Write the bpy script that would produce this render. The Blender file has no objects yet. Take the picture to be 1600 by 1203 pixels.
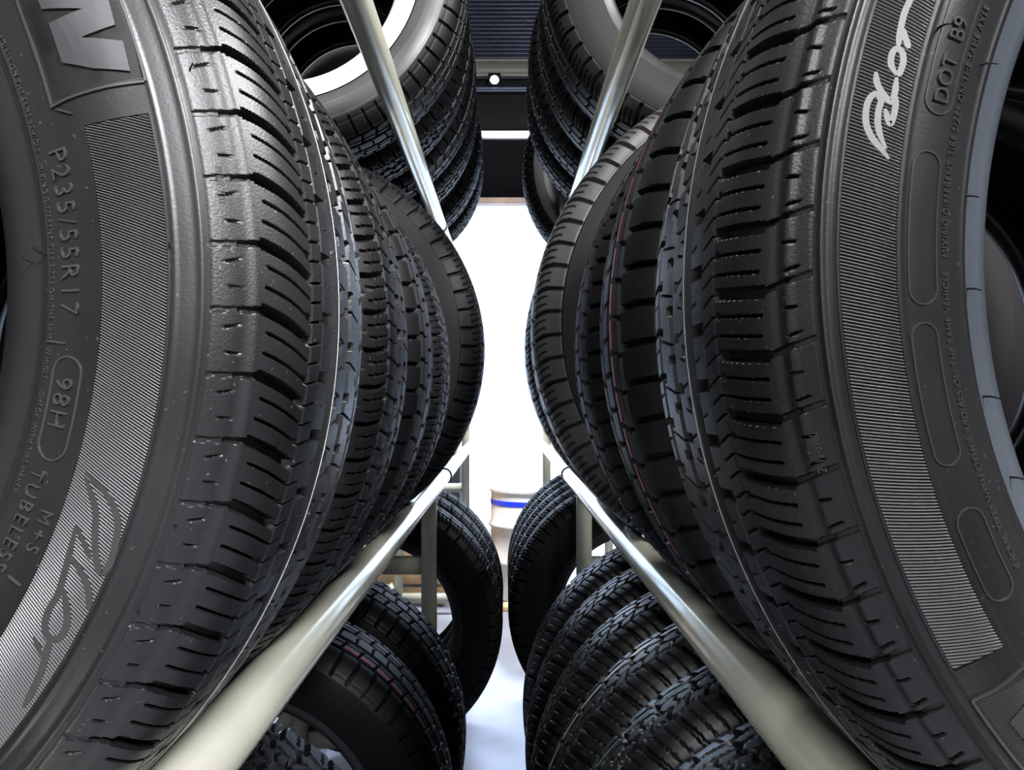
import bpy, math
import numpy as np
from math import radians, pi, sin, cos, sqrt

sc = bpy.context.scene
COL = sc.collection
H = 1.25                     # camera height above the floor (m)
MM = 0.001

# ------------------------------------------------------------------ camera, sky, lights, exposure
cam_d = bpy.data.cameras.new('camera'); cam = bpy.data.objects.new('camera', cam_d); COL.objects.link(cam)
cam.location = (0, 0, H); cam.rotation_euler = (pi / 2, 0, 0)
cam_d.sensor_width = 36.0; cam_d.lens = 1184.0 / 1600.0 * 36.0
cam_d.shift_x = 10.0 / 1600.0; cam_d.shift_y = 28.5 / 1600.0
cam_d.clip_start = 0.02
sc.camera = cam

world = bpy.data.worlds.new('sky'); sc.world = world; world.use_nodes = True
bgn = world.node_tree.nodes['Background']
bgn.inputs[0].default_value = (0.55, 0.72, 1.0, 1); bgn.inputs[1].default_value = 4.0

def area(name, loc, rot, sx, sy, power, col, portal=False):
    l = bpy.data.lights.new(name, 'AREA'); l.shape = 'RECTANGLE'; l.size = sx; l.size_y = sy
    l.energy = power; l.color = col
    o = bpy.data.objects.new(name, l); COL.objects.link(o); o.location = loc; o.rotation_euler = rot
    if portal: l.cycles.is_portal = True
    return o
# daylight comes through the open dock door at the end of the aisle
area('door_daylight_portal', (0, 6.30, 1.46), (-pi / 2, 0, 0), 3.6, 2.92, 1, (1, 1, 1), True)
# ceiling lamps of the store room
def lamp(loc, target, sx, sy, power, col):
    from mathutils import Vector
    d = Vector(target) - Vector(loc)
    return area('ceiling_light', loc, d.to_track_quat('-Z', 'Y').to_euler(), sx, sy, power, col)
lamp((1.25, -1.9, 3.0), (-.1, .4, 1.2), 1.1, .5, 360, (.97, .975, 1.0))
lamp((-1.0, -2.2, 3.1), (.3, .4, 1.2), 1.1, .4, 90, (.95, .97, 1.0))
lamp((1.75, .55, 3.0), (-.2, .45, 1.25), .9, .35, 130, (1.0, .985, .96))
lamp((-0.75, .45, 3.4), (-.7, .5, 0), .3, 1.2, 30, (1.0, .98, .95))
lamp((0, 3.75, 3.7), (0, 5.1, .3), 1.0, .3, 150, (.92, .95, 1.0)).data.spread = radians(95)
sun = bpy.data.lights.new('sun', 'SUN'); sun.energy = 3.5; sun.color = (.58, .70, 1.0); sun.angle = radians(4)
so = bpy.data.objects.new('sun', sun); COL.objects.link(so); so.rotation_euler = (radians(-62), 0, radians(2))
sc.view_settings.view_transform = 'Standard'; sc.view_settings.look = 'None'
sc.view_settings.gamma = 1.0; sc.view_settings.exposure = 0.0; sc.view_settings.use_curve_mapping = False
sc.cycles.max_bounces = 6; sc.cycles.diffuse_bounces = 3; sc.cycles.glossy_bounces = 4
sc.cycles.use_denoising = True

# ------------------------------------------------------------------ materials
def mat(name, base, rough=0.5, metal=0.0, bump=0.0, bscale=300.0, var=0.0, vscale=8.0, rvar=0.0, coat=0.0, dust=0.0, spec=0.5, crough=.05):
    m = bpy.data.materials.new(name); m.use_nodes = True; nt = m.node_tree; N = nt.nodes; L = nt.links
    b = N['Principled BSDF']
    b.inputs['Roughness'].default_value = rough; b.inputs['Metallic'].default_value = metal
    b.inputs['Specular IOR Level'].default_value = spec
    b.inputs['Coat Weight'].default_value = coat; b.inputs['Coat Roughness'].default_value = crough
    c = (*base, 1); b.inputs['Base Color'].default_value = c
    tc = N.new('ShaderNodeTexCoord')
    if var or rvar or dust:
        n = N.new('ShaderNodeTexNoise'); n.inputs['Scale'].default_value = vscale; n.inputs['Detail'].default_value = 6
        L.new(tc.outputs['Object'], n.inputs['Vector'])
        mr = N.new('ShaderNodeMapRange'); L.new(n.outputs['Fac'], mr.inputs[0])
        mr.inputs[1].default_value = .3; mr.inputs[2].default_value = .7
        mr.inputs[3].default_value = 1 - var; mr.inputs[4].default_value = 1 + var
        mx = N.new('ShaderNodeVectorMath'); mx.operation = 'SCALE'; mx.inputs[0].default_value = base
        L.new(mr.outputs[0], mx.inputs['Scale']); out = mx.outputs[0]
        if dust:
            n2 = N.new('ShaderNodeTexNoise'); n2.inputs['Scale'].default_value = 420; n2.inputs['Detail'].default_value = 2
            L.new(tc.outputs['Object'], n2.inputs['Vector'])
            r2 = N.new('ShaderNodeMapRange'); L.new(n2.outputs['Fac'], r2.inputs[0])
            r2.inputs[1].default_value = .70; r2.inputs[2].default_value = .80; r2.inputs[3].default_value = 0; r2.inputs[4].default_value = dust
            mm = N.new('ShaderNodeMix'); mm.data_type = 'RGBA'; L.new(r2.outputs[0], mm.inputs[0])
            L.new(out, mm.inputs[6]); mm.inputs[7].default_value = (.30, .29, .27, 1); out = mm.outputs[2]
        L.new(out, b.inputs['Base Color'])
        if rvar:
            r3 = N.new('ShaderNodeMapRange'); L.new(n.outputs['Fac'], r3.inputs[0])
            r3.inputs[1].default_value = .3; r3.inputs[2].default_value = .7
            r3.inputs[3].default_value = rough - rvar; r3.inputs[4].default_value = rough + rvar
            L.new(r3.outputs[0], b.inputs['Roughness'])
    if bump:
        nb = N.new('ShaderNodeTexNoise'); nb.inputs['Scale'].default_value = bscale; nb.inputs['Detail'].default_value = 4
        L.new(tc.outputs['Object'], nb.inputs['Vector'])
        bp = N.new('ShaderNodeBump'); bp.inputs['Strength'].default_value = bump; bp.inputs['Distance'].default_value = .0006
        L.new(nb.outputs['Fac'], bp.inputs['Height']); L.new(bp.outputs[0], b.inputs['Normal'])
    return m

M = {}
M['tread'] = mat('tread_rubber', (.0075, .0075, .0085), .37, spec=.42, bump=.25, bscale=900, var=.25, rvar=.08, dust=.35)
M['tread_matte'] = mat('dull_tread_rubber', (.0048, .0048, .0055), .48, bump=.2, bscale=900, var=.25, dust=.15, spec=.21)
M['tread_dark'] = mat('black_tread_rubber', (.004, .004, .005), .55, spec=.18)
M['tread_lit'] = mat('lit_tread_rubber', (.045, .045, .044), .36, bump=.2, bscale=700, var=.3, spec=.4)  # paler than the other treads: light on the shoulder blocks put into the colour
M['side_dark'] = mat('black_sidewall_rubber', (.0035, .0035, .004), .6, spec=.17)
M['side'] = mat('sidewall_rubber', (.0095, .0095, .0102), .37, spec=.42, bump=.11, bscale=700, var=.25, rvar=.07, dust=.25)
M['hatch'] = mat('lit_rib_rubber', (.075, .075, .077), .33)  # lighter than the sidewall; light caught on the rib tips is painted in
M['panel'] = mat('panel_rubber', (.005, .005, .005), .55)
M['letter'] = mat('lettering_rubber', (.032, .032, .034), .34)
M['script'] = mat('script_rubber', (.026, .026, .027), .42, bump=.2)
M['script_pale'] = mat('pale_script_rubber', (.17, .165, .155), .45, bump=.2)
M['bead'] = mat('bead_rubber', (.012, .012, .013), .33, var=.2, rvar=.06)
M['bead_pale'] = mat('lit_bead_rubber', (.05, .057, .068), .2, var=.25)  # bluish light on the near right bead, painted into the base colour
M['bead_white'] = mat('overexposed_bead_rubber', (.42, .41, .40), .35)  # overexposed reflection on the upper left bead, painted as a white base
M['liner'] = mat('liner_rubber', (.010, .010, .010), .6)
M['flash'] = mat('lit_mould_line_rubber', (.62, .60, .55), .45)  # raised mould flash; its bright back-lit highlight is painted as pale colour
M['red'] = mat('red_paint', (.55, .05, .10), .5)
M['green'] = mat('green_paint', (.10, .26, .20), .5)
M['teal'] = mat('teal_paint', (.05, .25, .27), .5)
M['whitepaint'] = mat('white_paint', (.75, .75, .72), .5)
M['rail'] = mat('rail_enamel', (.66, .65, .54), .22, metal=.35, var=.05, vscale=20, coat=.5, bump=.05, bscale=1500)
M['post'] = mat('post_enamel', (.34, .34, .27), .4, metal=.1, var=.08)
M['blackplastic'] = mat('black_clip', (.01, .01, .012), .3)

# ------------------------------------------------------------------ object helpers
def link(o): COL.objects.link(o); return o
def thing(name, label, cat, loc=(0, 0, 0), group=None):
    o = link(bpy.data.objects.new(name, None)); o.location = loc; o.empty_display_size = .05
    o['label'] = label; o['category'] = cat
    if group: o['group'] = group
    return o
def mesh_from(name, V, F, m, smooth=True, sharp=None):
    me = bpy.data.meshes.new(name)
    V = np.asarray(V, np.float32).reshape(-1, 3); F = np.asarray(F, np.int32)
    nl = F.shape[1]; nf = F.shape[0]
    me.vertices.add(len(V)); me.vertices.foreach_set('co', V.ravel())
    me.loops.add(nf * nl); me.loops.foreach_set('vertex_index', F.ravel())
    me.polygons.add(nf); me.polygons.foreach_set('loop_start', np.arange(0, nf * nl, nl, dtype=np.int32))
    me.update(calc_edges=True); me.validate()
    me.materials.append(m)
    if smooth:
        me.polygons.foreach_set('use_smooth', np.ones(len(me.polygons), bool))
        if sharp: me.set_sharp_from_angle(angle=radians(sharp))
    return me
def obj(name, me, parent=None, loc=(0, 0, 0), rot=(0, 0, 0)):
    o = link(bpy.data.objects.new(name, me)); o.location = loc; o.rotation_euler = rot
    if parent: o.parent = parent
    return o
class MB:
    """collects boxes and tubes into one mesh"""
    def __init__(s): s.V = []; s.F = []
    def box(s, x0, x1, y0, y1, z0, z1):
        n = len(s.V); s.V += [(x, y, z) for z in (z0, z1) for y in (y0, y1) for x in (x0, x1)]
        for f in ((0, 2, 3, 1), (4, 5, 7, 6), (0, 1, 5, 4), (2, 6, 7, 3), (0, 4, 6, 2), (1, 3, 7, 5)): s.F.append([n + i for i in f])
    def lathe(s, prof, n=48, axis='z', loc=(0, 0, 0)):
        b = len(s.V); k = len(prof)
        for i in range(n):
            t = 2 * pi * i / n
            for r, h in prof:
                p = (r * cos(t), r * sin(t), h) if axis == 'z' else (r * cos(t), h, r * sin(t))
                s.V.append((p[0] + loc[0], p[1] + loc[1], p[2] + loc[2]))
        for i in range(n):
            for j in range(k - 1):
                q = [b + i * k + j, b + ((i + 1) % n) * k + j, b + ((i + 1) % n) * k + j + 1, b + i * k + j + 1]
                s.F.append(q if axis == 'z' else q[::-1])
    def build(s, name, m, parent=None, smooth=False, sharp=None, loc=(0, 0, 0), rot=(0, 0, 0), bevel=0):
        o = obj(name, mesh_from(name, s.V, s.F, m, smooth, sharp), parent, loc, rot)
        if bevel:
            bv = o.modifiers.new('bevel', 'BEVEL'); bv.width = bevel; bv.segments = 2
        return o
def struct(o): o['kind'] = 'structure'; return o

# ------------------------------------------------------------------ tyre builder (mm, axis = local Y, a>0 faces the camera)
def crom(P, n):
    P = np.array(P, float); Q = np.vstack([2 * P[0] - P[1], P, 2 * P[-1] - P[-2]]); out = []
    for i in range(1, len(Q) - 2):
        t = np.linspace(0, 1, n, endpoint=False)[:, None]
        p0, p1, p2, p3 = Q[i - 1], Q[i], Q[i + 1], Q[i + 2]
        out.append(.5 * ((2 * p1) + (-p0 + p2) * t + (2 * p0 - 5 * p1 + 4 * p2 - p3) * t * t + (-p0 + 3 * p1 - 3 * p2 + p3) * t ** 3))
    out.append(P[-1:]); return np.vstack(out)
def half_profile(R, Rb, hw, bf):
    S = R - Rb
    return crom([(Rb, bf * hw), (Rb + .02 * S, (bf + .06) * hw), (Rb + .09 * S, .865 * hw), (Rb + .2 * S, .925 * hw),
                 (Rb + .36 * S, .985 * hw), (Rb + .5 * S, hw), (R - .38 * S, .985 * hw), (R - .27 * S, .95 * hw),
                 (R - .18 * S, .885 * hw), (R - .10 * S, .79 * hw), (R - .045 * S, .655 * hw), (R - .014 * S, .42 * hw),
                 (R - .002 * S, .16 * hw), (R, 0)], 24)
def resample(P, step):
    d = np.r_[0, np.cumsum(np.hypot(*np.diff(P, axis=0).T))]
    n = max(4, int(d[-1] / step)); t = np.linspace(0, d[-1], n + 1)
    return np.c_[np.interp(t, d, P[:, 0]), np.interp(t, d, P[:, 1])]
def normals(P):
    T = np.gradient(P, axis=0); T /= np.hypot(T[:, 0], T[:, 1])[:, None] + 1e-9
    return np.c_[-T[:, 1], T[:, 0]]          # outward when a decreases along P from front bead over the crown
def revolve(P, TH, D=None, closed=True, flip=False):
    """P (n,2)=(R,a); TH angles; D (nt,ns) inward depth (mm) along the profile normal -> verts (m), quads"""
    Nn = normals(P); nt, ns = len(TH), len(P)
    if D is None: D = np.zeros((nt, ns))
    Rr = P[None, :, 0] - D * Nn[None, :, 0]; A = P[None, :, 1] - D * Nn[None, :, 1]
    c, s = np.cos(TH)[:, None], np.sin(TH)[:, None]
    V = np.stack([Rr * c, -A * np.ones_like(c), Rr * s], -1).reshape(-1, 3) * MM
    i = np.arange(nt if closed else nt - 1); j = np.arange(ns - 1)
    I, J = np.meshgrid(i, j, indexing='ij'); I2 = (I + 1) % nt
    F = np.stack([I * ns + J, I * ns + J + 1, I2 * ns + J + 1, I2 * ns + J], -1).reshape(-1, 4)
    if flip: F = F[:, ::-1]
    return V, F
def box1(x, w, e=.5): return np.clip((w / 2 - np.abs(x)) / e + .5, 0, 1)
def rng(a, a1, a2, e=1.2): return np.clip((a - a1) / e + .5, 0, 1) * np.clip((a2 - a) / e + .5, 0, 1)
def frac(x): return x - np.floor(x)
def tri(x): return np.abs(frac(x) * 2 - 1) * 2 - 1
def tread_depth(p, TH, A, R):
    """height field of the tread pattern: depth in mm at (angle, axial offset)"""
    N = p['N']; L = 2 * pi * R / N; u = TH * N / (2 * pi)
    D = np.zeros(np.broadcast(TH, A).shape); e = p.get('e', .6)
    for a0, w, d, zz in p.get('lon', []):
        D = np.maximum(D, d * box1(A - a0 - zz * tri(u * p.get('zk', 1)), w, e))
    for a1, a2, w, d, ph, cv, ac, *co in p.get('lat', []):
        # cv: shift in pitches per 100 mm of axial travel inside of ac
        lo, hi = min(a1, a2), max(a1, a2)
        sh = cv * np.clip(ac - np.abs(A), 0, 200) / 100.
        if co: sh = sh + co[0] * np.clip(np.abs(A) - ac, 0, 200) / 100.
        x = (frac(u - ph - sh + .5) - .5) * L
        D = np.maximum(D, d * box1(x, w, e) * rng(A, lo, hi))
    for a0, w, h in p.get('rid', []): D = D - h * np.exp(-((A - a0) / w) ** 2) * (D < 1)
    return D
def theta_grid(R, fine, coarse, centre, span):
    nf = int(radians(2 * span) * R / fine); nc = int((2 * pi - radians(2 * span)) * R / coarse)
    f = np.linspace(centre - radians(span), centre + radians(span), nf, endpoint=False)
    c = np.linspace(centre + radians(span), centre - radians(span) + 2 * pi, nc, endpoint=False)
    return np.r_[f, c]

def ring(R, th, a0, w, dep, hoff, pat, Pf):
    """thin band on top of the tread at axial offset a0 (paint stripe), broken where the grooves are"""
    P = np.array([[np.interp(-a, -Pf[:, 1], Pf[:, 0]), a] for a in (a0 + w / 2, a0, a0 - w / 2)])
    P[:, 0] += hoff
    V, F = revolve(P, th)
    D = tread_depth(pat, th, np.full(len(th), a0), R)
    keep = np.repeat((D < .4) & (np.roll(D, -1) < .4), 2)
    return V, F[keep]

def tyre_meshes(s):
    R, Rb, hw, bf = s['R'], s['Rb'], s['hw'], s.get('bf', .74)
    S = R - Rb; hp = half_profile(R, Rb, hw, bf)
    full = np.vstack([hp, (hp[::-1] * [1, -1])[1:]])
    rs, rb = R - .255 * S, Rb + s.get('jb', .20) * S       # tread/sidewall and sidewall/bead joints
    hero = s.get('hero', False)
    st = .85 if hero else s.get('step', 2.6)
    P = resample(full, st)
    tr = np.where((P[:, 0] >= rs - .6))[0]; i0, i1 = tr[0], tr[-1]
    th = theta_grid(R, .5, 2.6, s['face'], 64) if hero else np.linspace(0, 2 * pi, int(2 * pi * R / s.get('tstep', 3.0)), endpoint=False)
    Pt = P[i0:i1 + 1]
    D = tread_depth(s['pat'], th[:, None], Pt[None, :, 1], R)
    V, F = revolve(Pt, th, D)
    sm = M[s.get('sidem', 'side')]
    out = {'tread': mesh_from('tread', V, F, M['tread' if hero else s.get('treadm', 'tread_matte')], True, 32)}
    # sidewalls
    def side(P, extra):
        nt = 900 if hero else 240
        t = np.linspace(0, 2 * pi, nt, endpoint=False)
        D = np.zeros((nt, len(P)))
        for r0, w, h in extra: D -= h * np.exp(-((P[:, 0] - r0) / w) ** 2)[None, :]
        return revolve(P, t, D)
    Pfine = resample(full, .7 if hero else 3.0)
    f = np.where((Pfine[:, 1] > .5 * hw) & (Pfine[:, 0] <= rs + .9) & (Pfine[:, 0] >= rb - .9))[0]
    bk = np.where((Pfine[:, 1] < -.5 * hw) & (Pfine[:, 0] <= rs + .9) & (Pfine[:, 0] >= rb - .9))[0]
    ridges = s.get('ridges', [(R - .27 * S, 1.3, .9), (R - .5 * S, 1.5, .5), (rb + 3, 1.2, .6)])
    V, F = side(Pfine[f], ridges); out['sidewall'] = mesh_from('sidewall', V, F, sm, True, 50)
    V, F = side(Pfine[bk], ridges); out['sidewall_back'] = mesh_from('sidewall', V, F, sm, True, 50)
    # bead: rounded lip that turns into the inside of the casing
    fb = Pfine[np.where((Pfine[:, 1] > .5 * hw) & (Pfine[:, 0] <= rb + .9))[0]]
    lip = np.array([[Rb + .14 * S, bf * hw - .16 * hw], [Rb + .05 * S, bf * hw - .15 * hw], [Rb - .005 * S, bf * hw - .09 * hw], [Rb - .008 * S, bf * hw - .02 * hw]])
    Pb = np.vstack([crom(lip, 6), fb])
    t = np.linspace(0, 2 * pi, 360 if hero else 160, endpoint=False)
    V, F = revolve(Pb, t); out['bead'] = mesh_from('bead', V, F, M[s.get('beadm', 'bead')], True, 50)
    Pb2 = (Pb * [1, -1])[::-1]; V, F = revolve(Pb2, t); out['bead_back'] = mesh_from('bead', V, F, M['bead'], True, 50)
    # inner liner
    q = full[np.where(full[:, 0] > Rb + .10 * S)[0]]; q = resample(q, 6.0); n = normals(q)
    k = np.clip((q[:, 0] - Rb) / S, 0, 1); k = (9 + 5 * k)[:, None]
    V, F = revolve(q - n * k, t, flip=True); out['liner'] = mesh_from('inner_liner', V, F, M['liner'])
    s['full'] = full; s['hp'] = hp; s['th'] = th
    for nm, a0, w, mk in s.get('stripes', []):
        V, F = ring(R, th, a0, w, 0, .35, s['pat'], full[full[:, 0] > rs])
        out['stripe:' + mk + str(a0)] = mesh_from('paint_stripe', V, F, M[mk])
    return out

LINER = {}
RAIL_R = 22.0
XC = {'left': -434.0, 'right': 426.0}
# height of the rail pair (mm from eye level) and half the distance between its two rails
RAILS = {'left': {'middle': (-226.4, 242.), 'upper': (555., 228.), 'lower': (-974.4, 242.), 'lower_far': (-1090., 242.)},
         'right': {'middle': (-222.6, 228.), 'upper': (565., 230.), 'lower': (-1014., 228.), 'lower_far': (-1046., 228.), 'upper_far': (500., 228.)}}
def tyre_centre(side, level, R):
    z, s = RAILS[side][level]
    return XC[side], z + sqrt((R + RAIL_R) ** 2 - s ** 2)
CACHE = {}
def tyre(s, side, level, yc, label, group, spin=0.0):
    """one tyre standing on its two rack rails"""
    x, z = tyre_centre(side, level, s['R'])
    root = thing('tire', label, 'tire', (x * MM, yc * MM, H + (z - s['R']) * MM), group)
    key = s['key']
    if key not in CACHE:
        CACHE[key] = tyre_meshes(s)
    ms = CACHE[key]; c = (0, 0, s['R'] * MM); r = (0, spin, 0); ch = {}
    for k, me in ms.items():
        nm = {'sidewall_back': 'sidewall', 'bead_back': 'bead', 'liner': 'inner_liner'}.get(k, k)
        if k.startswith('stripe:'): nm = 'paint_stripe'
        ch[k] = obj(nm, me, root, c, r)
        if nm == 'paint_stripe': ch[k]['label'] = k.split(':')[1].rstrip('-.0123456789').replace('paint', '') + ' paint line round the tread'
    return root, ch

# marks on the sidewall ---------------------------------------------------------
def on_side(s, Rr, th, h=0.0):
    hp = s['hp']; m = np.argmax(hp[:, 0] > s['Rb'] + .05 * (s['R'] - s['Rb']))
    Pp = hp[m:]; Nn = normals(hp)[m:]
    a = np.interp(Rr, Pp[:, 0], Pp[:, 1]); n0 = np.interp(Rr, Pp[:, 0], Nn[:, 0]); n1 = np.interp(Rr, Pp[:, 0], Nn[:, 1])
    r2 = Rr + h * n0; a2 = a + h * n1
    return np.stack([r2 * np.cos(th), -a2, r2 * np.sin(th)], -1) * MM
def strokes_mesh(s, name, strokes, width, h, m, taper=True, n=10):
    """raised ribbons along strokes given as (radius mm, angle deg) points lying on the sidewall"""
    V, F = [], []
    for st in strokes:
        w0 = width
        if isinstance(st, tuple): st, w0 = st
        q = crom(st, n); R_ = q[:, 0]; T = np.radians(q[:, 1]); X = T * R_.mean()
        d = np.gradient(np.c_[R_, X], axis=0); d /= np.hypot(d[:, 0], d[:, 1])[:, None] + 1e-9
        nr, nx = -d[:, 1], d[:, 0]; k = len(q)
        l = np.linspace(0, 1, k); w = w0 * np.ones(k)
        if taper: w = w0 * (.45 + .55 * np.minimum(1, np.minimum(l, 1 - l) / .12))
        rows = []
        for f, hh in ((-.5, -.25), (-.38, h), (.38, h), (.5, -.25)):
            rows.append(on_side(s, R_ + nr * w * f, (X + nx * w * f) / R_.mean(), hh))
        b = sum(len(v) for v in V); V.append(np.stack(rows, 1).reshape(-1, 3))
        for i in range(k - 1):
            for j in range(3): F.append([b + i * 4 + j, b + i * 4 + j + 1, b + (i + 1) * 4 + j + 1, b + (i + 1) * 4 + j])
        F.append([b, b + 1, b + 2, b + 3]); e = b + (k - 1) * 4; F.append([e + 3, e + 2, e + 1, e])
    return mesh_from(name, np.vstack(V), F, m, True, 35)
def text_mesh(s, name, body, R0, th0, size, m, h=.7, spread=1.0, flat=1.0, bold=0.0):
    """raised letters: baseline at radius R0, reading clockwise from angle th0 (deg), tops outward"""
    cu = bpy.data.curves.new('t', 'FONT'); cu.body = body; cu.size = 1.0; cu.extrude = .01; cu.space_character = spread; cu.offset = bold; cu.resolution_u = 4
    o = link(bpy.data.objects.new('t', cu)); bpy.context.view_layer.update()
    me = bpy.data.meshes.new_from_object(o.evaluated_get(bpy.context.evaluated_depsgraph_get()))
    bpy.data.objects.remove(o); n = len(me.vertices); co = np.empty(n * 3, np.float32); me.vertices.foreach_get('co', co); co = co.reshape(-1, 3)
    Rr = R0 + co[:, 1] * size; th = radians(th0) - co[:, 0] * size * flat / (R0 + .35 * size)
    V = on_side(s, Rr, th, np.where(co[:, 2] > 0, h, -.3))
    me.vertices.foreach_set('co', V.astype(np.float32).ravel()); me.update()
    me.name = name; me.materials.clear(); me.materials.append(m)
    return me
def hatch_mesh(s, name, R0, R1, t0, t1, pitch, ang, h, m, nr=14, clip=None):
    """a band of fine raised ribs slanting by ang from the radial direction"""
    Rr = np.linspace(R0, R1, nr); Rm = (R0 + R1) / 2
    sh = np.tan(radians(ang)) * (Rr - Rm) / Rm
    ext = abs(np.tan(radians(ang)) * (R1 - R0) / Rm) / 2
    a = np.arange(radians(t0) - ext, radians(t1) + ext, pitch / Rm)
    off = np.array([0, .22, .46, .62]) * pitch / Rm; hh = np.array([0., h, h, 0.])
    T = (a[:, None] + off[None, :]).ravel()[:, None] + sh[None, :]
    Hh = np.tile(hh, len(a))[:, None] * np.ones(nr)[None, :]
    T = np.clip(T, radians(t0), radians(t1))
    V = on_side(s, np.broadcast_to(Rr, T.shape), T, Hh + .02).reshape(-1, 3)
    n = T.shape[0]; I, J = np.meshgrid(np.array([i for i in range(n - 1) if i % 4 != 3]), np.arange(nr - 1), indexing='ij')
    F = np.stack([I * nr + J, I * nr + J + 1, (I + 1) * nr + J + 1, (I + 1) * nr + J], -1).reshape(-1, 4)
    return mesh_from(name, V, F, m, False)
def poly_mesh(s, name, pts, h, m, sub=4):
    """flat raised plate on the sidewall bounded by (radius, angle deg) points"""
    import bmesh
    P = []
    for i in range(len(pts)):
        a, b = pts[i], pts[(i + 1) % len(pts)]
        for k in range(sub): P.append((a[0] + (b[0] - a[0]) * k / sub, a[1] + (b[1] - a[1]) * k / sub))
    bm = bmesh.new(); vs = [bm.verts.new((r, t * 4.8, 0)) for r, t in P]
    f = bm.faces.new(vs)
    bmesh.ops.triangulate(bm, faces=[f]);
    for _ in range(2):
        bmesh.ops.subdivide_edges(bm, edges=[e for e in bm.edges if e.calc_length() > 6], cuts=1, use_grid_fill=False)
        bmesh.ops.triangulate(bm, faces=bm.faces[:])
    ext = bmesh.ops.extrude_face_region(bm, geom=bm.faces[:])
    for g in ext['geom']:
        if isinstance(g, bmesh.types.BMVert): g.co.z = 1
    bmesh.ops.recalc_face_normals(bm, faces=bm.faces[:])
    me = bpy.data.meshes.new(name); bm.to_mesh(me); bm.free()
    n = len(me.vertices); co = np.empty(n * 3, np.float32); me.vertices.foreach_get('co', co); co = co.reshape(-1, 3)
    V = on_side(s, co[:, 0], np.radians(co[:, 1] / 4.8), np.where(co[:, 2] > .5, h, -.4))
    me.vertices.foreach_set('co', V.astype(np.float32).ravel()); me.update(); me.materials.append(m)
    return me

# ------------------------------------------------------------------ the setting
conc = mat('concrete', (.26, .27, .31), .42, bump=.3, bscale=60, var=.18, vscale=3.0, rvar=.1)
wallm = mat('painted_block', (.30, .30, .31), .7, var=.1)
ceilm = mat('ceiling_steel', (.10, .10, .11), .6)
b = MB(); b.box(-4, 4, -4, 6.3, -.1, 0); struct(b.build('floor', conc))
b = MB(); b.box(-9, 9, 6.3, 16, -.12, -.02); struct(b.build('trim_1', mat('yard', (.75, .75, .74), .8)))
b = MB(); b.box(-4.1, -4, -4, 6.4, 0, 5.5); struct(b.build('wall_left', wallm))
b = MB(); b.box(4, 4.1, -4, 6.4, 0, 5.5); struct(b.build('wall_right', wallm))
b = MB(); b.box(-4.1, 4.1, -4.1, -4, 0, 5.5); struct(b.build('wall_back', wallm))
b = MB(); b.box(-4.1, 4.1, -4.1, 6.4, 5.5, 5.6); struct(b.build('ceiling', ceilm))
dark = mat('dark_steel', (.004, .004, .005), .7, spec=.15)
b = MB(); b.box(-4, -1.8, 6.3, 6.4, 0, 2.92); b.box(1.8, 4, 6.3, 6.4, 0, 2.92); b.box(-4, 4, 6.3, 6.4, 2.92, 5.5)
struct(b.build('wall_far', dark))

# corrugated cladding above the door
cor = mat('blue_grey_cladding', (.05, .055, .085), .35, metal=.5, var=.3, vscale=2)
b = MB(); z = 4.10
while z < 5.45:
    b.box(-3.9, 3.9, 6.262, 6.30, z, z + .020); b.box(-3.9, 3.9, 6.276, 6.30, z + .020, z + .034); z += .034
struct(b.build('trim_2', cor))

# ------------------------------------------------------------------ tread patterns
def touring(N, hw, cv=.9, notch=True, e=.6):
    k = hw / 118.
    return dict(N=N, e=e,
        lon=[(60 * k, 1.5, 4, 0), (25 * k, 9 * k, 7, 0), (-12 * k, 9 * k, 7, 0), (-50 * k, 8 * k, 7, 0), (108 * k, 1.2, .7, 0)],
        lat=[(60 * k, 96 * k, 3.6, 6, 0, cv, 88 * k), (95 * k, 108 * k, 3.0, 2.2, 0, 0, 0),       # shoulder grooves and their shallow outer slots
             (63 * k, 92 * k, .95, 4, .34, cv * .9, 88 * k), (63 * k, 94 * k, .95, 4, .67, cv * .9, 88 * k), # sipes
             (58 * k, 66 * k, 4.0, 5, .62, cv, 88 * k), (96 * k, 104 * k, 1.6, .9, .50, 0, 0),
             (36 * k, 61 * k, .9, 4, .40, -.55, 60 * k), (28 * k, 60 * k, .9, 4, .90, -.55, 60 * k),
             (24 * k, 40 * k, 9, 7, .15, 0, 0), (8 * k, 21 * k, 7, 6, .65, 0, 0), (-8 * k, 16 * k, .9, 4, .2, .8, 20 * k), (-8 * k, 3 * k, 7, 6, .35, 0, 0),
             (-46 * k, -17 * k, .9, 4, .3, .6, 40 * k), (-30 * k, -14 * k, 7, 6, .75, 0, 0),
             (-100 * k, -54 * k, 3.6, 6, .2, .5, 88 * k), (-94 * k, -56 * k, .95, 4, .6, .5, 88 * k)])
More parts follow.
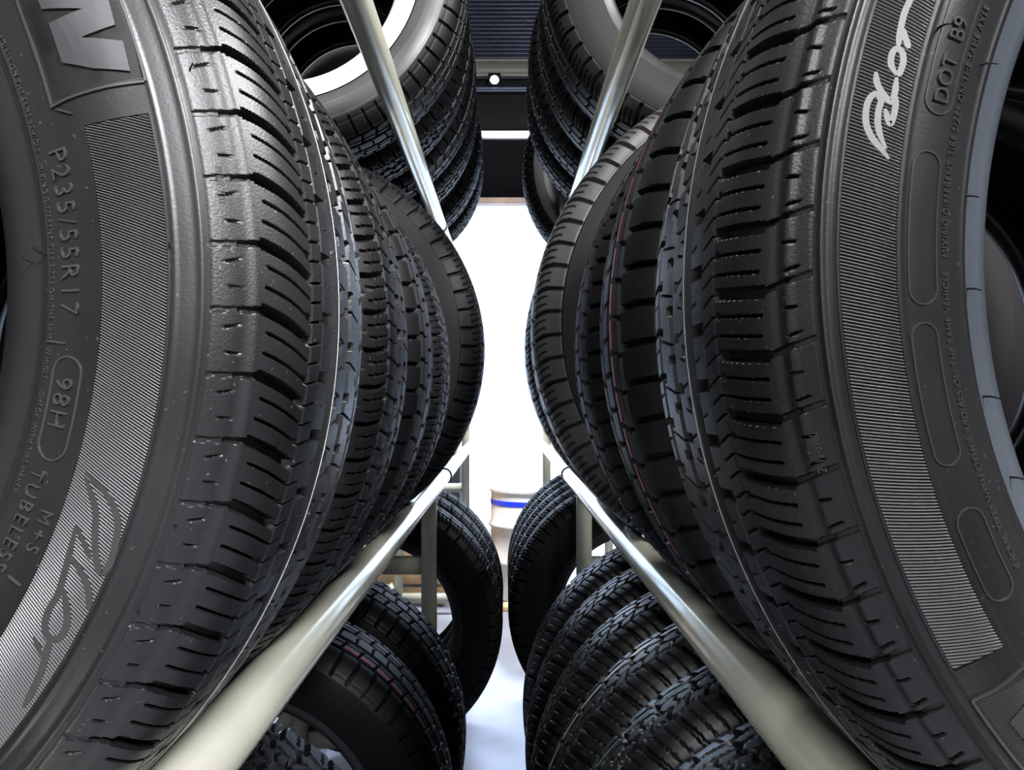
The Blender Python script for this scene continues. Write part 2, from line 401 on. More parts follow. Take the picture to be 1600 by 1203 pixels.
def hero_tread(N, ph, ci, co, cr, rid):
    '''N pitches; ph: where a shoulder groove starts; ci/co: its slope inside/outside the knee; cr: slope of the sipes in the second rib'''
    i60 = ci * 36 / 100.
    return dict(N=N, e=.5, rid=rid,
        lon=[(61, 1.3, 4, 0), (46, .9, 2.0, 0), (25, 9, 7, 0), (-12, 9, 7, 0), (-50, 8, 7, 0), (111, .7, .6, 0)],
        lat=[(61, 96.5, 5.0, 6, ph, ci, 96, co), (95.5, 104, 2.6, 3, ph, ci, 96, co), (103, 111, 2.4, 1.2, ph, ci, 96, co),
             (62, 95, 1.0, 4, ph + .36, ci, 96, co), (62, 94, 1.0, 4, ph + .68, ci, 96, co), (62, 67, 3.4, 5, ph + .36, ci, 96, co),
             (103, 106.5, 1.1, 1.6, ph + .30, 0, 0), (103.5, 107.5, 1.0, 1.6, ph + .64, 1.5, 110),
             (47, 60, .9, 4, ph + i60, cr, 61), (47, 60, .9, 4, ph + i60 + .36, cr, 61), (47, 60, .9, 4, ph + i60 + .68, cr, 61),
             (29, 45, 5.5, 7, ph + i60 + .5, 0, 0), (30, 38, .9, 3, ph + i60 + .0, .8, 40),
             (8, 13, 6, 6, ph + .65, 0, 0), (-8, 12, .9, 4, ph + .2, .8, 20), (-8, 2, 5, 6, ph + .35, 0, 0), (2, 12, .9, 3, ph + .9, -.8, 20),
             (-46, -17, .9, 4, ph + .3, .6, 40), (-24, -15, 5, 6, ph + .75, 0, 0), (-46, -38, 5, 6, ph + .1, 0, 0),
             (-100, -54, 3.6, 6, ph + .2, ci, 88), (-94, -56, .95, 4, ph + .6, ci, 88)])
def ribbed(N, hw, e=1.6):
    k = hw / 112.
    return dict(N=N, e=e,
        lon=[(58 * k, 8 * k, 7, 0), (36 * k, 3, 4, 0), (20 * k, 9 * k, 7, 0), (-20 * k, 9 * k, 7, 0), (-36 * k, 3, 4, 0), (-58 * k, 8 * k, 7, 0), (100 * k, 2, 1, 0), (-100 * k, 2, 1, 0)],
        lat=[(62 * k, 104 * k, 4.2, 6, 0, .2, 90 * k), (24 * k, 54 * k, 3, 5, .3, -.6, 60 * k), (-16 * k, 16 * k, 3, 4, .6, .5, 30 * k),
             (-54 * k, -24 * k, 3, 5, .8, .6, 60 * k), (-104 * k, -62 * k, 4.2, 6, .5, -.2, 90 * k)])
def lugged(N, hw, e=2.0):
    k = hw / 112.
    return dict(N=N, e=e, zk=1,
        lon=[(38 * k, 6 * k, 9, 4 * k), (13 * k, 4 * k, 8, 4 * k), (-13 * k, 4 * k, 8, -4 * k), (-38 * k, 6 * k, 9, -4 * k), (100 * k, 2, 1, 0)],
        lat=[(40 * k, 112 * k, 6, 9, 0, .5, 70 * k, -.6), (44 * k, 98 * k, 1.8, 4, .36, .5, 70 * k, -.6), (44 * k, 98 * k, 1.8, 4, .68, .5, 70 * k, -.6), (13 * k, 40 * k, 5, 8, .5, -1.2, 60 * k),
             (16 * k, 36 * k, 1.8, 4, .0, -1.2, 60 * k), (-13 * k, 13 * k, 5, 8, .2, 1.0, 30 * k), (-10 * k, 10 * k, 1.8, 4, .7, 1., 30 * k),
             (-38 * k, -13 * k, 5, 8, .75, -1.2, 60 * k), (-112 * k, -40 * k, 6, 9, .4, -.5, 92 * k), (-98 * k, -44 * k, 1.8, 4, .75, -.5, 90 * k)])
def shoulder(N, hw, e=1.6):
    k = hw / 118.
    return dict(N=N, e=e,
        lon=[(50 * k, 9 * k, 8, 0), (12 * k, 8 * k, 8, 0), (-26 * k, 8 * k, 8, 0), (-62 * k, 7 * k, 7, 0), (112 * k, 2.5, 1.2, 0)],
        lat=[(55 * k, 110 * k, 5.5, 8, 0, .6, 95 * k), (58 * k, 96 * k, 2, 4, .35, .6, 92 * k), (58 * k, 96 * k, 2, 4, .68, .6, 92 * k),
             (16 * k, 46 * k, 3, 5, .4, -.8, 60 * k), (-22 * k, 8 * k, 3, 5, .1, .8, 30 * k), (-104 * k, -66 * k, 5, 7, .4, -.3, 95 * k)])

# ------------------------------------------------------------------ the two nearest tyres
HL = dict(key='hero_left', R=345., Rb=216., hw=118., hero=True, face=0.0, pat=hero_tread(73, .67, -1.15, -.45, .5, [(102.0, 2.2, -.7), (98.5, 1.2, .25)]))
HL['ridges'] = [(310, 1.3, 1.0), (313.5, .7, -.5), (300.3, .8, .5), (246.5, .7, .6), (237, .8, .5), (229.5, 1.6, .5), (243, .6, -.4)]
root, ch = tyre(HL, 'left', 'middle', 422., 'large black tire nearest on the left, sized P235/55R17, its sidewall facing us', 'tires on the left middle shelf')
sw, cc = ch['sidewall'], (0, 0, 0)
def on(nm, me, label=None):
    o = obj(nm, me, CUR); 
    if label: o['label'] = label
    return o
CUR = sw
on('hatched_band', hatch_mesh(HL, 'hatched_band', 272.5, 297.5, -62, 13.0, 1.22, -25, .95, M['hatch']), 'finely ribbed band round the sidewall')
on('band_edge', strokes_mesh(HL, 'band_edge', [[(271.6, t) for t in np.linspace(13.2, -62, 60)], [(271.6, 13.2), (285, 13.2), (298.2, 13.2)], [(298.2, t) for t in np.linspace(13.2, -62, 60)]], 1.3, .75, M['side'], False, 3))
on('script_lettering', strokes_mesh(HL, 'script_lettering', [
    ([(276.8, -16.2), (287.7, -17.5), (294.2, -19.18), (296.4, -21.02), (297.2, -22.61), (295.4, -23.43), (291.3, -22.34), (287.7, -20.53), (285.5, -19.05), (282.0, -17.84), (277.5, -16.6)], 3.3),
    ([(280.0, -20.59), (281.6, -22.66), (283.0, -24.6), (284.2, -26.3), (283.8, -27.69), (285.1, -28.93), (288.6, -29.75), (292.3, -29.43), (292.3, -28.16), (287.9, -26.52), (284.5, -25.6)], 3.4),
    ([(283.3, -23.21), (289.6, -24.1), (294.2, -25.19), (297.2, -26.45)], 3.2),
    ([(280.4, -20.71), (285.9, -21.79), (289.6, -22.67)], 2.6),
    ([(283.8, -30.18), (288.3, -30.97), (291.1, -31.16), (290.5, -29.94)], 2.4),
    ([(289.5, -29.8), (291.3, -31.16), (293.0, -32.43), (294.0, -33.71), (295.1, -35.56)], 3.3)], 3.2, 1.0, M['script']), 'smooth cursive lettering')
em = on('emblem_panel', poly_mesh(HL, 'emblem_panel', [(264.6, 28.5), (262.7, 25.5), (261.5, 21.8), (261.5, 15.8), (270, 15.8), (284, 15.8), (298.4, 15.8), (299.5, 19.3), (299.6, 22.3), (300.1, 28.5)], .35, M['panel']), 'dark hatched panel')
CUR = em
on('emblem_hatching', hatch_mesh(HL, 'emblem_hatching', 262.5, 299.0, 16.0, 28.5, .62, 0, .45, M['panel'], nr=20))
on('raised_letter', poly_mesh(HL, 'raised_letter', [(272.5, 29.5), (273.0, 26.6), (271.2, 24.46), (271.0, 23.54), (286.0, 22.25), (271.4, 22.2), (270.8, 18.7), (282, 17.4), (295.1, 16.52), (295.9, 18.94), (281.2, 20.1), (295.2, 20.31), (296.4, 22.47), (297.5, 24.75), (297.0, 29.5)], 1.3, M['letter']), 'big raised smooth letter')
on('panel_edge', strokes_mesh(HL, 'panel_edge', [[(264.6, 28.5), (262.7, 25.5), (261.3, 21.8), (260.6, 15.5)], [(261, 15.6), (270, 15.75), (284, 15.75), (299, 15.6)], [(299.6, 15.6), (300.2, 20), (300.8, 28.5)]], 1.2, .9, M['letter'], False))
CUR = sw
on('size_lettering', text_mesh(HL, 'size_lettering', 'P235/55R17', 253.8, 12.1, 12.2, M['letter'], .8, 1.16, 1.0, -.012), 'raised size lettering')
on('load_lettering', text_mesh(HL, 'load_lettering', '98H', 255.0, -8.6, 11.5, M['letter'], .8, 1.15, 1.0, -.012))
def capsule(R0, R1, t0, t1, Rm):
    """rounded outline between two radii and two angles (deg)"""
    hw_ = (R1 - R0) / 2; rc = (R0 + R1) / 2; da = math.degrees(hw_ / Rm); pts = []
    for k in np.linspace(0, 1, 14): pts.append((R1, t0 - da + (t1 - t0 + 2 * da) * k))
    for k in np.linspace(0, pi, 9)[1:-1]: pts.append((rc + hw_ * cos(k), t1 + da - da * sin(k)))
    for k in np.linspace(0, 1, 14): pts.append((R0, t1 + da + (t0 - t1 - 2 * da) * k))
    for k in np.linspace(0, pi, 9)[1:]: pts.append((rc - hw_ * cos(k), t0 - da + da * sin(k)))
    return pts
on('load_outline', strokes_mesh(HL, 'load_outline', [capsule(252.5, 266.0, -6.8, -16.2, 259)], .9, .5, M['letter'], False, 3))
on('type_lettering', text_mesh(HL, 'type_lettering', 'TUBELESS', 253.6, -17.2, 9.0, M['letter'], .8, 1.2, 1.0, -.012))
on('season_lettering', text_mesh(HL, 'season_lettering', 'M+S', 264.0, -20.3, 8.0, M['letter'], .7, 1.5))
for tk in ([(247.6, -5.58), (253, -5.6), (257.0, -5.66)], [(262.0, 15.3), (268.5, 14.4)], [(262, -27.0), (269, -27.2)]):
    on('tick_mark', strokes_mesh(HL, 'tick_mark', [tk], 1.0, .8, M['letter'], True))
on('warning_lettering', text_mesh(HL, 'warning_lettering', 'NEVER MIX RADIALS ON THE SAME VEHICLE    MIXING DIFFERENT TIRE SIZES ON THE SAME VEHICLE    CHECK WITH TIRE MAKER', 247.4, 29.0, 3.2, M['letter'], .4, 1.15), 'row of tiny raised lettering')
on('serial_lettering', text_mesh(HL, 'serial_lettering', 'K0102-3183', 317.3, 8.9, 3.2, M['panel'], .3, 1.0), 'small dark serial number')
CUR = ch['tread']
fl_prof = lambda s, a0: s['R'] - .15
def mould_line(s, a0, hgt=.27):
    P = np.array([[s['R'] - 1.2, a0 + .4], [s['R'] - .3 + hgt, a0 + .22], [s['R'] - .3 + hgt, a0 - .22], [s['R'] - 1.2, a0 - .4]])
    V, F = revolve(P, np.linspace(0, 2 * pi, 700, endpoint=False)); return mesh_from('mould_line', V, F, M['flash'], False)
on('mould_line', mould_line(HL, 16.5), 'thin pale mould line standing up round the tread')
def spew(s, R0, t0, ln, m=None):
    p = on_side(s, np.array([R0]), np.array([radians(t0)]), 0)[0]; n = on_side(s, np.array([R0]), np.array([radians(t0)]), 1.)[0] - p
    n /= np.linalg.norm(n) + 1e-9; up = np.array([.15, 0.1, .4 * (1 if t0 < 90 else -1)])
    V, F = [], []; w = .00055
    for i in range(5):
        c = p + n * ln * MM * i / 4 + up * (i / 4) ** 2 * ln * MM * .6
        for k in range(5):
            q = 2 * pi * k / 5; V.append(c + (np.array([0, 0, 1]) * cos(q) + np.array([1, 0, 0]) * sin(q)) * w * (1 - .12 * i))
    for i in range(4):
        for k in range(5): F.append([i * 5 + k, i * 5 + (k + 1) % 5, (i + 1) * 5 + (k + 1) % 5, (i + 1) * 5 + k])
    return mesh_from('vent_spew', V, F, M['blackplastic'])
CUR = sw
for R0, t0, ln in ((298.6, 2.6, 4), (246, 2.7, 7), (238, 2.2, 5), (314, -18.5, 4), (313.5, -25.5, 4), (316, 16.2, 4)):
    on('vent_spew', spew(HL, R0, t0, ln))

HR = dict(key='hero_right', R=338., Rb=233.5, hw=118., bf=.66, jb=.20, hero=True, face=pi, pat=hero_tread(81, .0, -.45, -1.3, 1.3, [(104.5, 1.6, 1.3), (101.0, 1.4, -.5)]), beadm='bead_pale')
HR['ridges'] = [(309.5, 1.1, 1.7), (313.0, .7, -.5), (305.2, .5, .4), (283.6, 1.0, .5), (256.5, .8, .6), (252, 1.2, -.5)]
root, ch = tyre(HR, 'right', 'middle', 392., 'large black tire nearest on the right, its sidewall marked DOT and banded with fine ribs', 'tires on the right middle shelf')
CUR = sw = ch['sidewall']
on('hatched_band', hatch_mesh(HR, 'hatched_band', 285.3, 303.8, 138, 210.2, 1.25, -18, .95, M['hatch']), 'finely ribbed band round the sidewall')
on('band_edge', strokes_mesh(HR, 'band_edge', [[(284.6, t) for t in np.linspace(138, 210.2, 60)], [(284.6, 210.3), (294, 210.4), (304.4, 210.5)], [(304.4, t) for t in np.linspace(210.5, 138, 60)]], 1.1, .75, M['side'], False, 3))
on('script_lettering', strokes_mesh(HR, 'script_lettering', [
    [(289.5, 173.64), (292.5, 172.96), (296.1, 172.17), (298.5, 171.21), (299.2, 170.09), (298.4, 169.35), (296.7, 169.14), (294.9, 169.54), (295.1, 170.18), (294.8, 171.09), (293.4, 171.98), (290.9, 172.94)],
    [(298.5, 167.58), (297.2, 168.39), (294.6, 169.1), (291.6, 169.57), (290.9, 168.86), (291.4, 167.79)],
    [(293.2, 170.11), (290.6, 171.13), (289.8, 170.07), (290.6, 169.01)],
    [(291.6, 167.64), (294.1, 166.94), (294.6, 166.18), (293.4, 165.78), (291.4, 166.0), (290.3, 166.67), (290.7, 167.46), (291.6, 167.64)],
    [(293.1, 165.74), (293.9, 164.44), (294.2, 163.2), (293.7, 162.23), (293.9, 161.76)],
    [(293.7, 164.28), (291.5, 164.98), (289.6, 165.62)]], 2.8, 1.1, M['script_pale']), 'pale cursive lettering')
on('capsule_outline', strokes_mesh(HR, 'capsule_outline', [capsule(269.3, 280.5, 184.2, 172.6, 275)], .7, .5, M['letter'], False, 3))
on('capsule_outline', strokes_mesh(HR, 'capsule_outline', [capsule(270.8, 281.2, 196.5, 185.6, 276)], .7, .5, M['letter'], False, 3))
on('capsule_outline', strokes_mesh(HR, 'capsule_outline', [capsule(270.2, 281.4, 207.4, 200.0, 276)], .7, .5, M['letter'], False, 3))
on('code_outline', strokes_mesh(HR, 'code_outline', [capsule(268.6, 279.6, 169.7, 150.0, 274)], .7, .5, M['letter'], False, 3))
on('code_lettering', text_mesh(HR, 'code_lettering', 'DOT  B9', 271.0, 168.9, 8.2, M['letter'], .9, 1.05), 'raised code lettering')
on('warning_lettering', text_mesh(HR, 'warning_lettering', 'RADIAL TIRES WITH OTHER RADIALS ON THE SAME VEHICLE.   MIXING DIFFERENT TIRE SIZES ON THE SAME AXLE', 264.0, 206.0, 3.7, M['letter'], .45, 1.12), 'row of tiny raised lettering')
on('serial_lettering', text_mesh(HR, 'serial_lettering', '2112-3100', 316.0, 195.0, 3.6, M['letter'], .35, 1.0), 'small serial number')
em = on('emblem_panel', poly_mesh(HR, 'emblem_panel', [(303.9, 212.91), (294.0, 212.84), (282.7, 212.4), (270, 212.2), (262, 212.0), (263, 224), (302, 224), (303.0, 218.33)], .3, M['panel']), 'dark hatched panel')
CUR = em
on('emblem_hatching', hatch_mesh(HR, 'emblem_hatching', 263, 302.5, 213.1, 224, .7, 0, .4, M['panel'], nr=20))
on('raised_letter', poly_mesh(HR, 'raised_letter', [(297.5, 215.2), (285, 214.2), (272, 213.6), (272, 217.5), (284, 217.3), (296.5, 218.4)], 1.1, M['letter']), 'raised smooth letter stroke')
on('panel_edge', strokes_mesh(HR, 'panel_edge', [[(303.9, 212.8), (294.0, 212.7), (282.7, 212.3), (270, 212.1)], [(303.9, 212.8), (303.6, 216), (303, 222)]], 1.2, .9, M['letter'], False))
CUR = ch['tread']
on('mould_line', mould_line(HR, 16.5), 'thin pale mould line standing up round the tread')
CUR = sw
for R0, t0, ln in ((254, 183.0, 5), (253, 192.2, 6), (251, 199.5, 6), (256, 175.3, 5), (259.5, 164.5, 6), (281, 163.5, 7)):
    on('vent_spew', spew(HR, R0, t0, ln))

# ------------------------------------------------------------------ the other tyres
T = {}
def spec(key, R, Rb, hw, pat, **kw): T[key] = dict(key=key, R=float(R), Rb=float(Rb), hw=float(hw), pat=pat, **kw); return T[key]
G = {('left', 'middle'): 'tires on the left middle shelf', ('right', 'middle'): 'tires on the right middle shelf', ('left', 'upper'): 'tires on the left top shelf',
     ('right', 'upper'): 'tires on the right top shelf', ('left', 'lower'): 'tires on the left bottom shelf', ('right', 'lower'): 'tires on the right bottom shelf'}
def put(key, side, level, yc, label, spin=0.0):
    lv = level.split('_')[0]
    return tyre(T[key], side, level, yc, label, G[(side, lv)], spin)
FINE = dict(step=1.2, tstep=1.3)
spec('block', 345, 216, 111, touring(74, 111., .6, e=1.), **FINE)
spec('block_wide', 346, 216, 112, ribbed(74, 112., 1.), **FINE)
spec('plain', 348, 220, 115, touring(72, 115., .4, e=1.2), step=2, tstep=2)
spec('red_line', 345, 216, 107, ribbed(76, 107., 1.), stripes=[('redpaint', 30.5, 3.4, 'red'), ('tealpaint', 26.5, 1.6, 'teal')], **FINE)
spec('narrow_rib', 347, 216, 111, ribbed(90, 111., 1.), **FINE)
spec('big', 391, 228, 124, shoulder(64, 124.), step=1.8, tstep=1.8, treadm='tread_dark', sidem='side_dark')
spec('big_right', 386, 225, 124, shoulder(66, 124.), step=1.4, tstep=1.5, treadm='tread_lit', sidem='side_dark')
spec('upper_plain', 357, 225, 103, ribbed(70, 103.))
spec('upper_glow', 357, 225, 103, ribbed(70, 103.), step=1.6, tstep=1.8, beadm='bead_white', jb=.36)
spec('upper_b', 353, 220, 103, touring(70, 103., .5, e=1.6))
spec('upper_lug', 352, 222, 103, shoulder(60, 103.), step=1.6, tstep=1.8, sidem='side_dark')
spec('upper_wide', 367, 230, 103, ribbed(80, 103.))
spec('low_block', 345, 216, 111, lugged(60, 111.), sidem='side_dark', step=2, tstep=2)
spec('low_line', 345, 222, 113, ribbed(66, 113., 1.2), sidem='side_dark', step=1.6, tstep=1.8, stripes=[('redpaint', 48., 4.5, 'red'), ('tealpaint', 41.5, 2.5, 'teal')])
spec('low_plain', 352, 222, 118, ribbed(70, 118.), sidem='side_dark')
for i, hw in enumerate((82, 85, 92, 94, 96, 106)):
    st = {1: [('greenpaint', -22., 3.2, 'green')], 2: [('whitepaint', -22., 5.0, 'whitepaint')]}.get(i, [])
    spec('terrain%d' % i, 388, 225, hw, lugged(46, hw), step=1.8, tstep=2.0, stripes=st, treadm='tread')
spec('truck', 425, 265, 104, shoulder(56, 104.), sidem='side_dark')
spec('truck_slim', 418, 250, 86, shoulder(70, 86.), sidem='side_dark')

put('block', 'left', 'middle', 655, 'black tire second on the left middle shelf, right behind the P235/55R17 one', .03)
put('block_wide', 'left', 'middle', 886, 'black tire third from the front on the left middle shelf', .2)
put('plain', 'left', 'middle', 1150, 'black tire fourth on the left middle shelf, just in front of the oversized dark tire', .4)
put('big', 'left', 'middle', 1555, 'oversized dark tire farthest on the left middle shelf, edged against the white doorway', .1)
put('red_line', 'right', 'middle', 620, 'black tire with a thin red line round its tread, second on the right middle shelf', .1)
put('narrow_rib', 'right', 'middle', 845, 'finely ribbed black tire between the red lined tire and the oversized one on the right', .3)
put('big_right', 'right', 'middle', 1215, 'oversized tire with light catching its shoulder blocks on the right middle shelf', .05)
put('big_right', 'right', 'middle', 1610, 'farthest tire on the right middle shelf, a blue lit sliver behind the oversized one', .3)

UL = ['nearest tire on the left top shelf, its inner rim glowing white', 'second tire from the front on the left top shelf', 'third tire from the front on the left top shelf',
      'fourth tire on the left top shelf, beside the rail clip', 'fifth tire on the left top shelf, beyond the rail joint', 'farthest tire on the left top shelf, nearest the white doorway']
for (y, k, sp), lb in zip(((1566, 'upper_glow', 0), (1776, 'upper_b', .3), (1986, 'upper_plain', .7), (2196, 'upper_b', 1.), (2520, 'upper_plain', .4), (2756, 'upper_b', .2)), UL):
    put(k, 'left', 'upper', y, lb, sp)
UR = ['nearest tire on the right top shelf, with notched shoulder blocks and a bluish rim', 'second tire from the front on the right top shelf', 'third tire from the front on the right top shelf, its tread edge lit pale',
      'fourth tire from the front on the right top shelf', 'lowest hanging pale lit tire at the far end of the right top shelf']
for (y, k, lv, sp), lb in zip(((1566, 'upper_lug', 'upper', 0), (1776, 'upper_lug', 'upper', .5), (1988, 'upper_wide', 'upper', 0), (2198, 'upper_wide', 'upper', .4), (2690, 'upper_wide', 'upper_far', .3)), UR):
    put(k, 'right', lv, y, lb, sp)
put('low_block', 'left', 'lower', 860, 'nearest tire on the left bottom shelf, tread blocks at the bottom edge of the picture', 0)
put('low_line', 'left', 'lower', 1292, 'tire with a pinkish red line round its tread on the left bottom shelf', .1)
put('low_plain', 'left', 'lower', 1560, 'dark tire behind the red lined one on the left bottom shelf, before the upright post', .3)
for y, sp, lb in ((2500, 0, 'first of the big tires beyond the left upright post, shoulder blocks showing'), (2712, .3, 'second of the big tires beyond the left upright post'), (2924, .1, 'last of the big tires beyond the left upright post, nearest the drum')):
    put('truck', 'left', 'lower_far', y, lb, sp)
LR = ['nearest chunky tire on the right bottom shelf, in the bottom corner under the rail', 'chunky tire with a thin green line on the right bottom shelf', 'chunky tire with white marks round its tread on the right bottom shelf',
      'fourth chunky tire on the right bottom shelf, behind the white marked one', 'fifth chunky tire on the right bottom shelf, with blue lit edge', 'sixth chunky tire on the right bottom shelf, just in front of the upright post']
for i, (y, lb) in enumerate(zip((740, 909, 1088, 1277, 1470, 1676), LR)):
    put('terrain%d' % i, 'right', 'lower', y, lb, .13 * i)
for i, lb in enumerate(['first tall slim tire beyond the right upright post', 'second tall slim tire beyond the right upright post', 'third tall slim tire beyond the right upright post',
                        'fourth tall slim tire beyond the right upright post', 'last tall slim tire beyond the right upright post, beside the drum']):
    put('truck_slim', 'right', 'lower_far', 2480 + 176 * i, lb, .2 * i)

# ------------------------------------------------------------------ racks
def tube(x, z, y0, y1, r=RAIL_R, n=40):
    b = MB(); b.lathe([(r - 2, y0), (r, y0 + .5), (r, y1 - .5), (r - 2, y1)], n, 'y'); b.V = [(v[0] * MM, v[1] * MM, v[2] * MM) for v in b.V]
    return b
def rack(side, y0, y1, label, levels, clip=False, posts=(True, True)):
    xc = XC[side]; sg = 1 if side == 'left' else -1; yc = (y0 + y1) / 2; z0 = H / MM
    root = thing('tire_rack', label, 'rack', (xc * MM, yc * MM, 0), 'tire racks')
    lv = [RAILS[side][k] for k in levels]; sp = RAILS[side]['middle'][1] - 44
    for zr, s in lv:
        for q in (1, -1):
            o = tube(0, 0, y0 - yc, y1 - yc).build('rail', M['rail'], root, True, 40, (q * s * sg * MM, 0, (z0 + zr) * MM))
            if clip and q == 1 and zr > -500:
                c = MB(); c.lathe([(RAIL_R - 1, -5), (RAIL_R + 3, -5), (RAIL_R + 3, 5), (RAIL_R - 1, 5)], 32, 'y')
                c.V = [(v[0] * MM, v[1] * MM, v[2] * MM) for v in c.V]
                c.build('rail_clip', M['blackplastic'], o, True, 30, (0, (y1 - yc - 12) * MM, 0))
    for y in [y for y, on_ in ((y0 + 40, posts[0]), (y1 - 40, posts[1])) if on_]:
        yy = (y - yc) * MM
        for q in (1, -1):
            x = q * sg * sp; b = MB(); w = dd = 22 * MM; X = x * MM; t = .003
            top = (z0 + max(z for z, _ in lv) + 420) * MM
            b.box(X - w, X + w, yy - dd, yy - dd + t, 0, top)          # channel section: web and two flanges
            b.box(X - w, X - w + t, yy - dd + t, yy + dd, 0, top); b.box(X + w - t, X + w, yy - dd + t, yy + dd, 0, top)
            b.box(X - w - .02, X + w + .02, yy - dd - .02, yy + dd + .02, 0, .006)
            p = b.build('post', M['post'], root)
            for zr, s in lv:
                c = MB(); z = (z0 + zr) * MM; xa = (x + q * sg * 22) * MM; xb = q * sg * (s - 18) * MM
                c.box(min(xa, xb) - .003, max(xa, xb) + .003, yy - .02, yy + .018, z - .03, z - .004)
                c.build('rail_bracket', M['post'], p)
        for z in [zr - 60 for zr, s in lv] + [-500.]:
            b = MB(); z = (z0 + z) * MM
            b.box(-(sp - 22) * MM, (sp - 22) * MM, yy - .018, yy + .018, z - .025, z + .025)
            b.build('cross_beam', M['post'], root)
    return root
rack('left', 60, 2380, 'near left steel rack of round enamelled rails carrying tires', ('lower', 'middle', 'upper'), True, (True, True))
rack('right', 60, 2380, 'near right steel rack of round enamelled rails carrying tires', ('lower', 'middle', 'upper'), True, (True, True))
rack('left', 2384, 4520, 'far left steel rack beyond the rail joint, ending by the doorway', ('lower_far', 'middle', 'upper'), False, (False, True))
rack('right', 2384, 4520, 'far right steel rack beyond the rail joint, ending by the doorway', ('lower_far', 'middle', 'upper_far'), False, (False, True))

# ------------------------------------------------------------------ things at the end of the aisle
steel = mat('brushed_steel', (.62, .60, .58), .38, metal=.35, var=.08)
blue = mat('blue_band', (.01, .03, .55), .4)
wood = mat('pallet_wood', (.52, .34, .19), .7, var=.2, vscale=14)
whitep = mat('white_enamel', (.78, .78, .76), .45)
carton = mat('white_carton', (.75, .74, .72), .7)
# board on the floor
t = thing('plank', 'flat brown plank lying across the floor in front of the steel drum', 'plank', (0, 4.60, 0))
b = MB(); b.box(-.3, .8, -.055, .055, 0, .03); b.build('board', wood, t, bevel=.003)
# drum
t = thing('drum', 'pale steel drum with a blue band standing on the floor at the aisle end', 'drum', (.145, 4.95, 0))
prof = [(0, 0), (.228, 0), (.24, .01)]
for z in (.24, .47): prof += [(.24, z - .025), (.254, z - .008), (.254, z + .008), (.24, z + .025)]
prof += [(.24, .68), (.249, .685), (.249, .70), (.236, .70), (.236, .685), (0, .685)]
b = MB(); b.lathe(prof, 64); b.build('body', steel, t, True, 40)
b = MB(); b.lathe([(.2405, .60), (.2425, .602), (.2425, .632), (.2405, .634)], 64); b.build('band', blue, t, True, 30)['label'] = 'blue painted band'
b = MB(); b.lathe([(0, .70), (.03, .70), (.03, .686), (.034, .686)], 24, loc=(.1, .08, 0)); b.build('bung', steel, t, True, 30)
# dark cupboard beyond the rack end
t = thing('cupboard', 'low black cupboard far back on the left, just visible under the rail end', 'cupboard', (-.58, 5.6, 0))
bt = mat('black_laminate', (.008, .008, .009), .6, spec=.2)
b = MB(); b.box(-.25, .25, -.2, .2, 0.04, .84); b.box(-.23, .23, -.18, .18, 0, .04); b.build('body', bt, t, bevel=.004)
for x in (-.125, .125):
    b = MB(); b.box(x - .12, x + .12, -.218, -.2, .07, .82); o = b.build('door', bt, t, bevel=.002)
    b = MB(); q = x + (.08 if x < 0 else -.08); b.box(q - .008, q + .008, -.238, -.218, .4, .5); b.build('handle', steel, o)
t = thing('cabinet', 'tall white cabinet standing left of the steel drum', 'cabinet', (-.075, 5.5, 0))
b = MB(); b.box(-.13, .13, -.2, .2, 0, .86); b.build('body', carton, t, bevel=.004)
b = MB(); b.box(-.12, .12, -.212, -.2, .03, .83); o = b.build('door', carton, t); b = MB(); b.box(.08, .10, -.23, -.212, .4, .52); b.build('handle', steel, o)
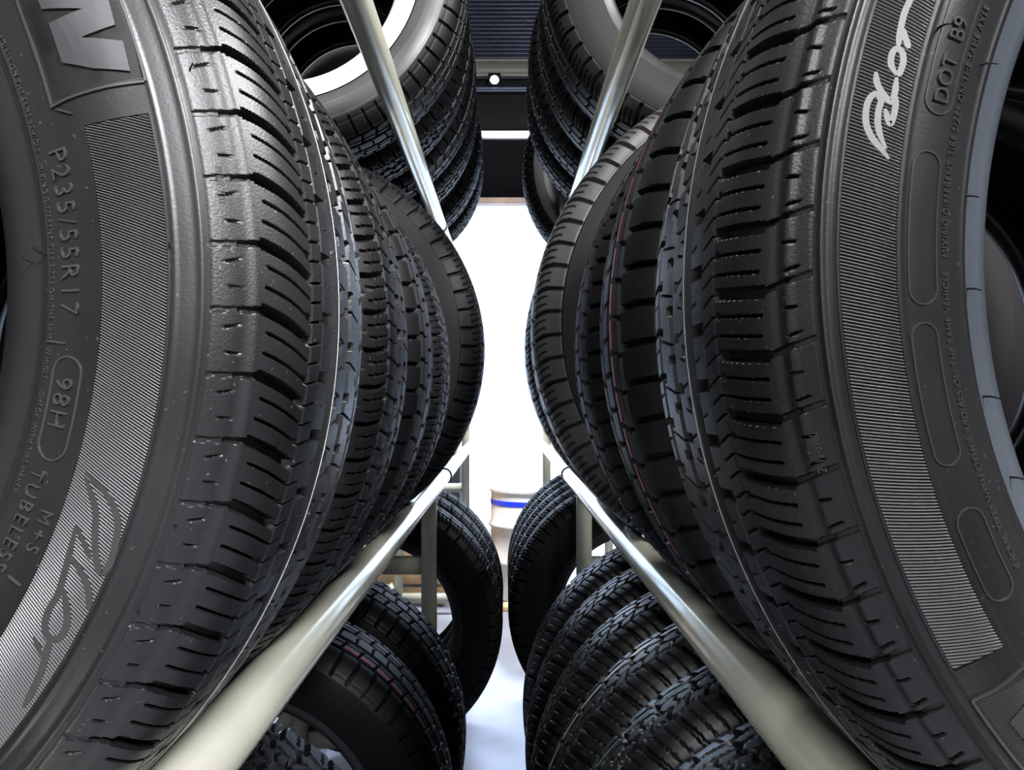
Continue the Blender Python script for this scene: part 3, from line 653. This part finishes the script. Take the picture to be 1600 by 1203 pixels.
# stacked pallet seen through the left tires
t = thing('crate', 'pale wooden crate behind the big tires on the left', 'crate', (-.78, 4.95, 0))
for k in range(5): b = MB(); b.box(-.4, .4, -.3, -.28, .02 + k * .12, .12 + k * .12); b.build('slat', wood, t)
for x in (-.4, .36): b = MB(); b.box(x, x + .04, -.28, .3, 0, .62); b.build('side_frame', wood, t)
b = MB(); b.box(-.36, .36, -.28, .3, .58, .60); b.build('lid', wood, t)

# door head, beams and lights above the doorway
b = MB(); b.box(-1.9, 1.9, 6.24, 6.30, 2.90, 2.945); struct(b.build('trim_3', mat('lintel_wood', (.62, .46, .36), .7, var=.15)))
t = thing('beam', 'grey green steel beam across the wall high above the doorway', 'beam', (0, 6.2, 3.93))
b = MB(); b.box(-3.9, 3.9, -.02, .06, 0, .015); b.box(-3.9, 3.9, .015, .025, .015, .115); b.box(-3.9, 3.9, -.02, .06, .115, .13); b.build('girder', mat('beam_enamel', (.17, .175, .14), .5), t)
t = thing('conduit', 'dark conduit running along the wall below the grey green beam', 'conduit', (0, 6.24, 3.84))
b = MB(); b.lathe([(.03, -3.8), (.03, 3.8)], 16, 'y'); b.V = [(v[1], v[0], v[2]) for v in b.V]; b.build('pipe', mat('blue_grey_steel', (.05, .06, .09), .3, metal=.8), t, True)
def emis(name, col, st):
    m = bpy.data.materials.new(name); m.use_nodes = True; bb = m.node_tree.nodes['Principled BSDF']
    bb.inputs['Emission Color'].default_value = (*col, 1); bb.inputs['Emission Strength'].default_value = st; return m
t = thing('spot_lamp', 'small bright bluish lamp mounted under the beam above the doorway', 'lamp', (-.09, 6.16, 3.87))
b = MB(); b.box(-.05, .05, -.02, .05, -.03, .06); b.build('housing', dark, t, bevel=.006)
b = MB(); b.lathe([(0, -.034), (.03, -.03), (.034, -.02)], 24, 'y'); b.build('lens', emis('lamp_glow', (.75, .85, 1), 30), t, True)
t = thing('tube_lamp', 'glowing white tube lamp on the dark wall above the doorway', 'lamp', (-.05, 6.24, 3.47))
b = MB(); b.box(-.62, .62, .02, .06, -.03, .03); b.build('housing', whitep, t)
b = MB(); b.lathe([(0, -.6), (.02, -.6), (.02, .6), (0, .6)], 20, 'y'); b.V = [(v[1], v[0], v[2]) for v in b.V]; b.build('tube', emis('tube_glow', (.95, .97, 1), 9), t, True, 40)
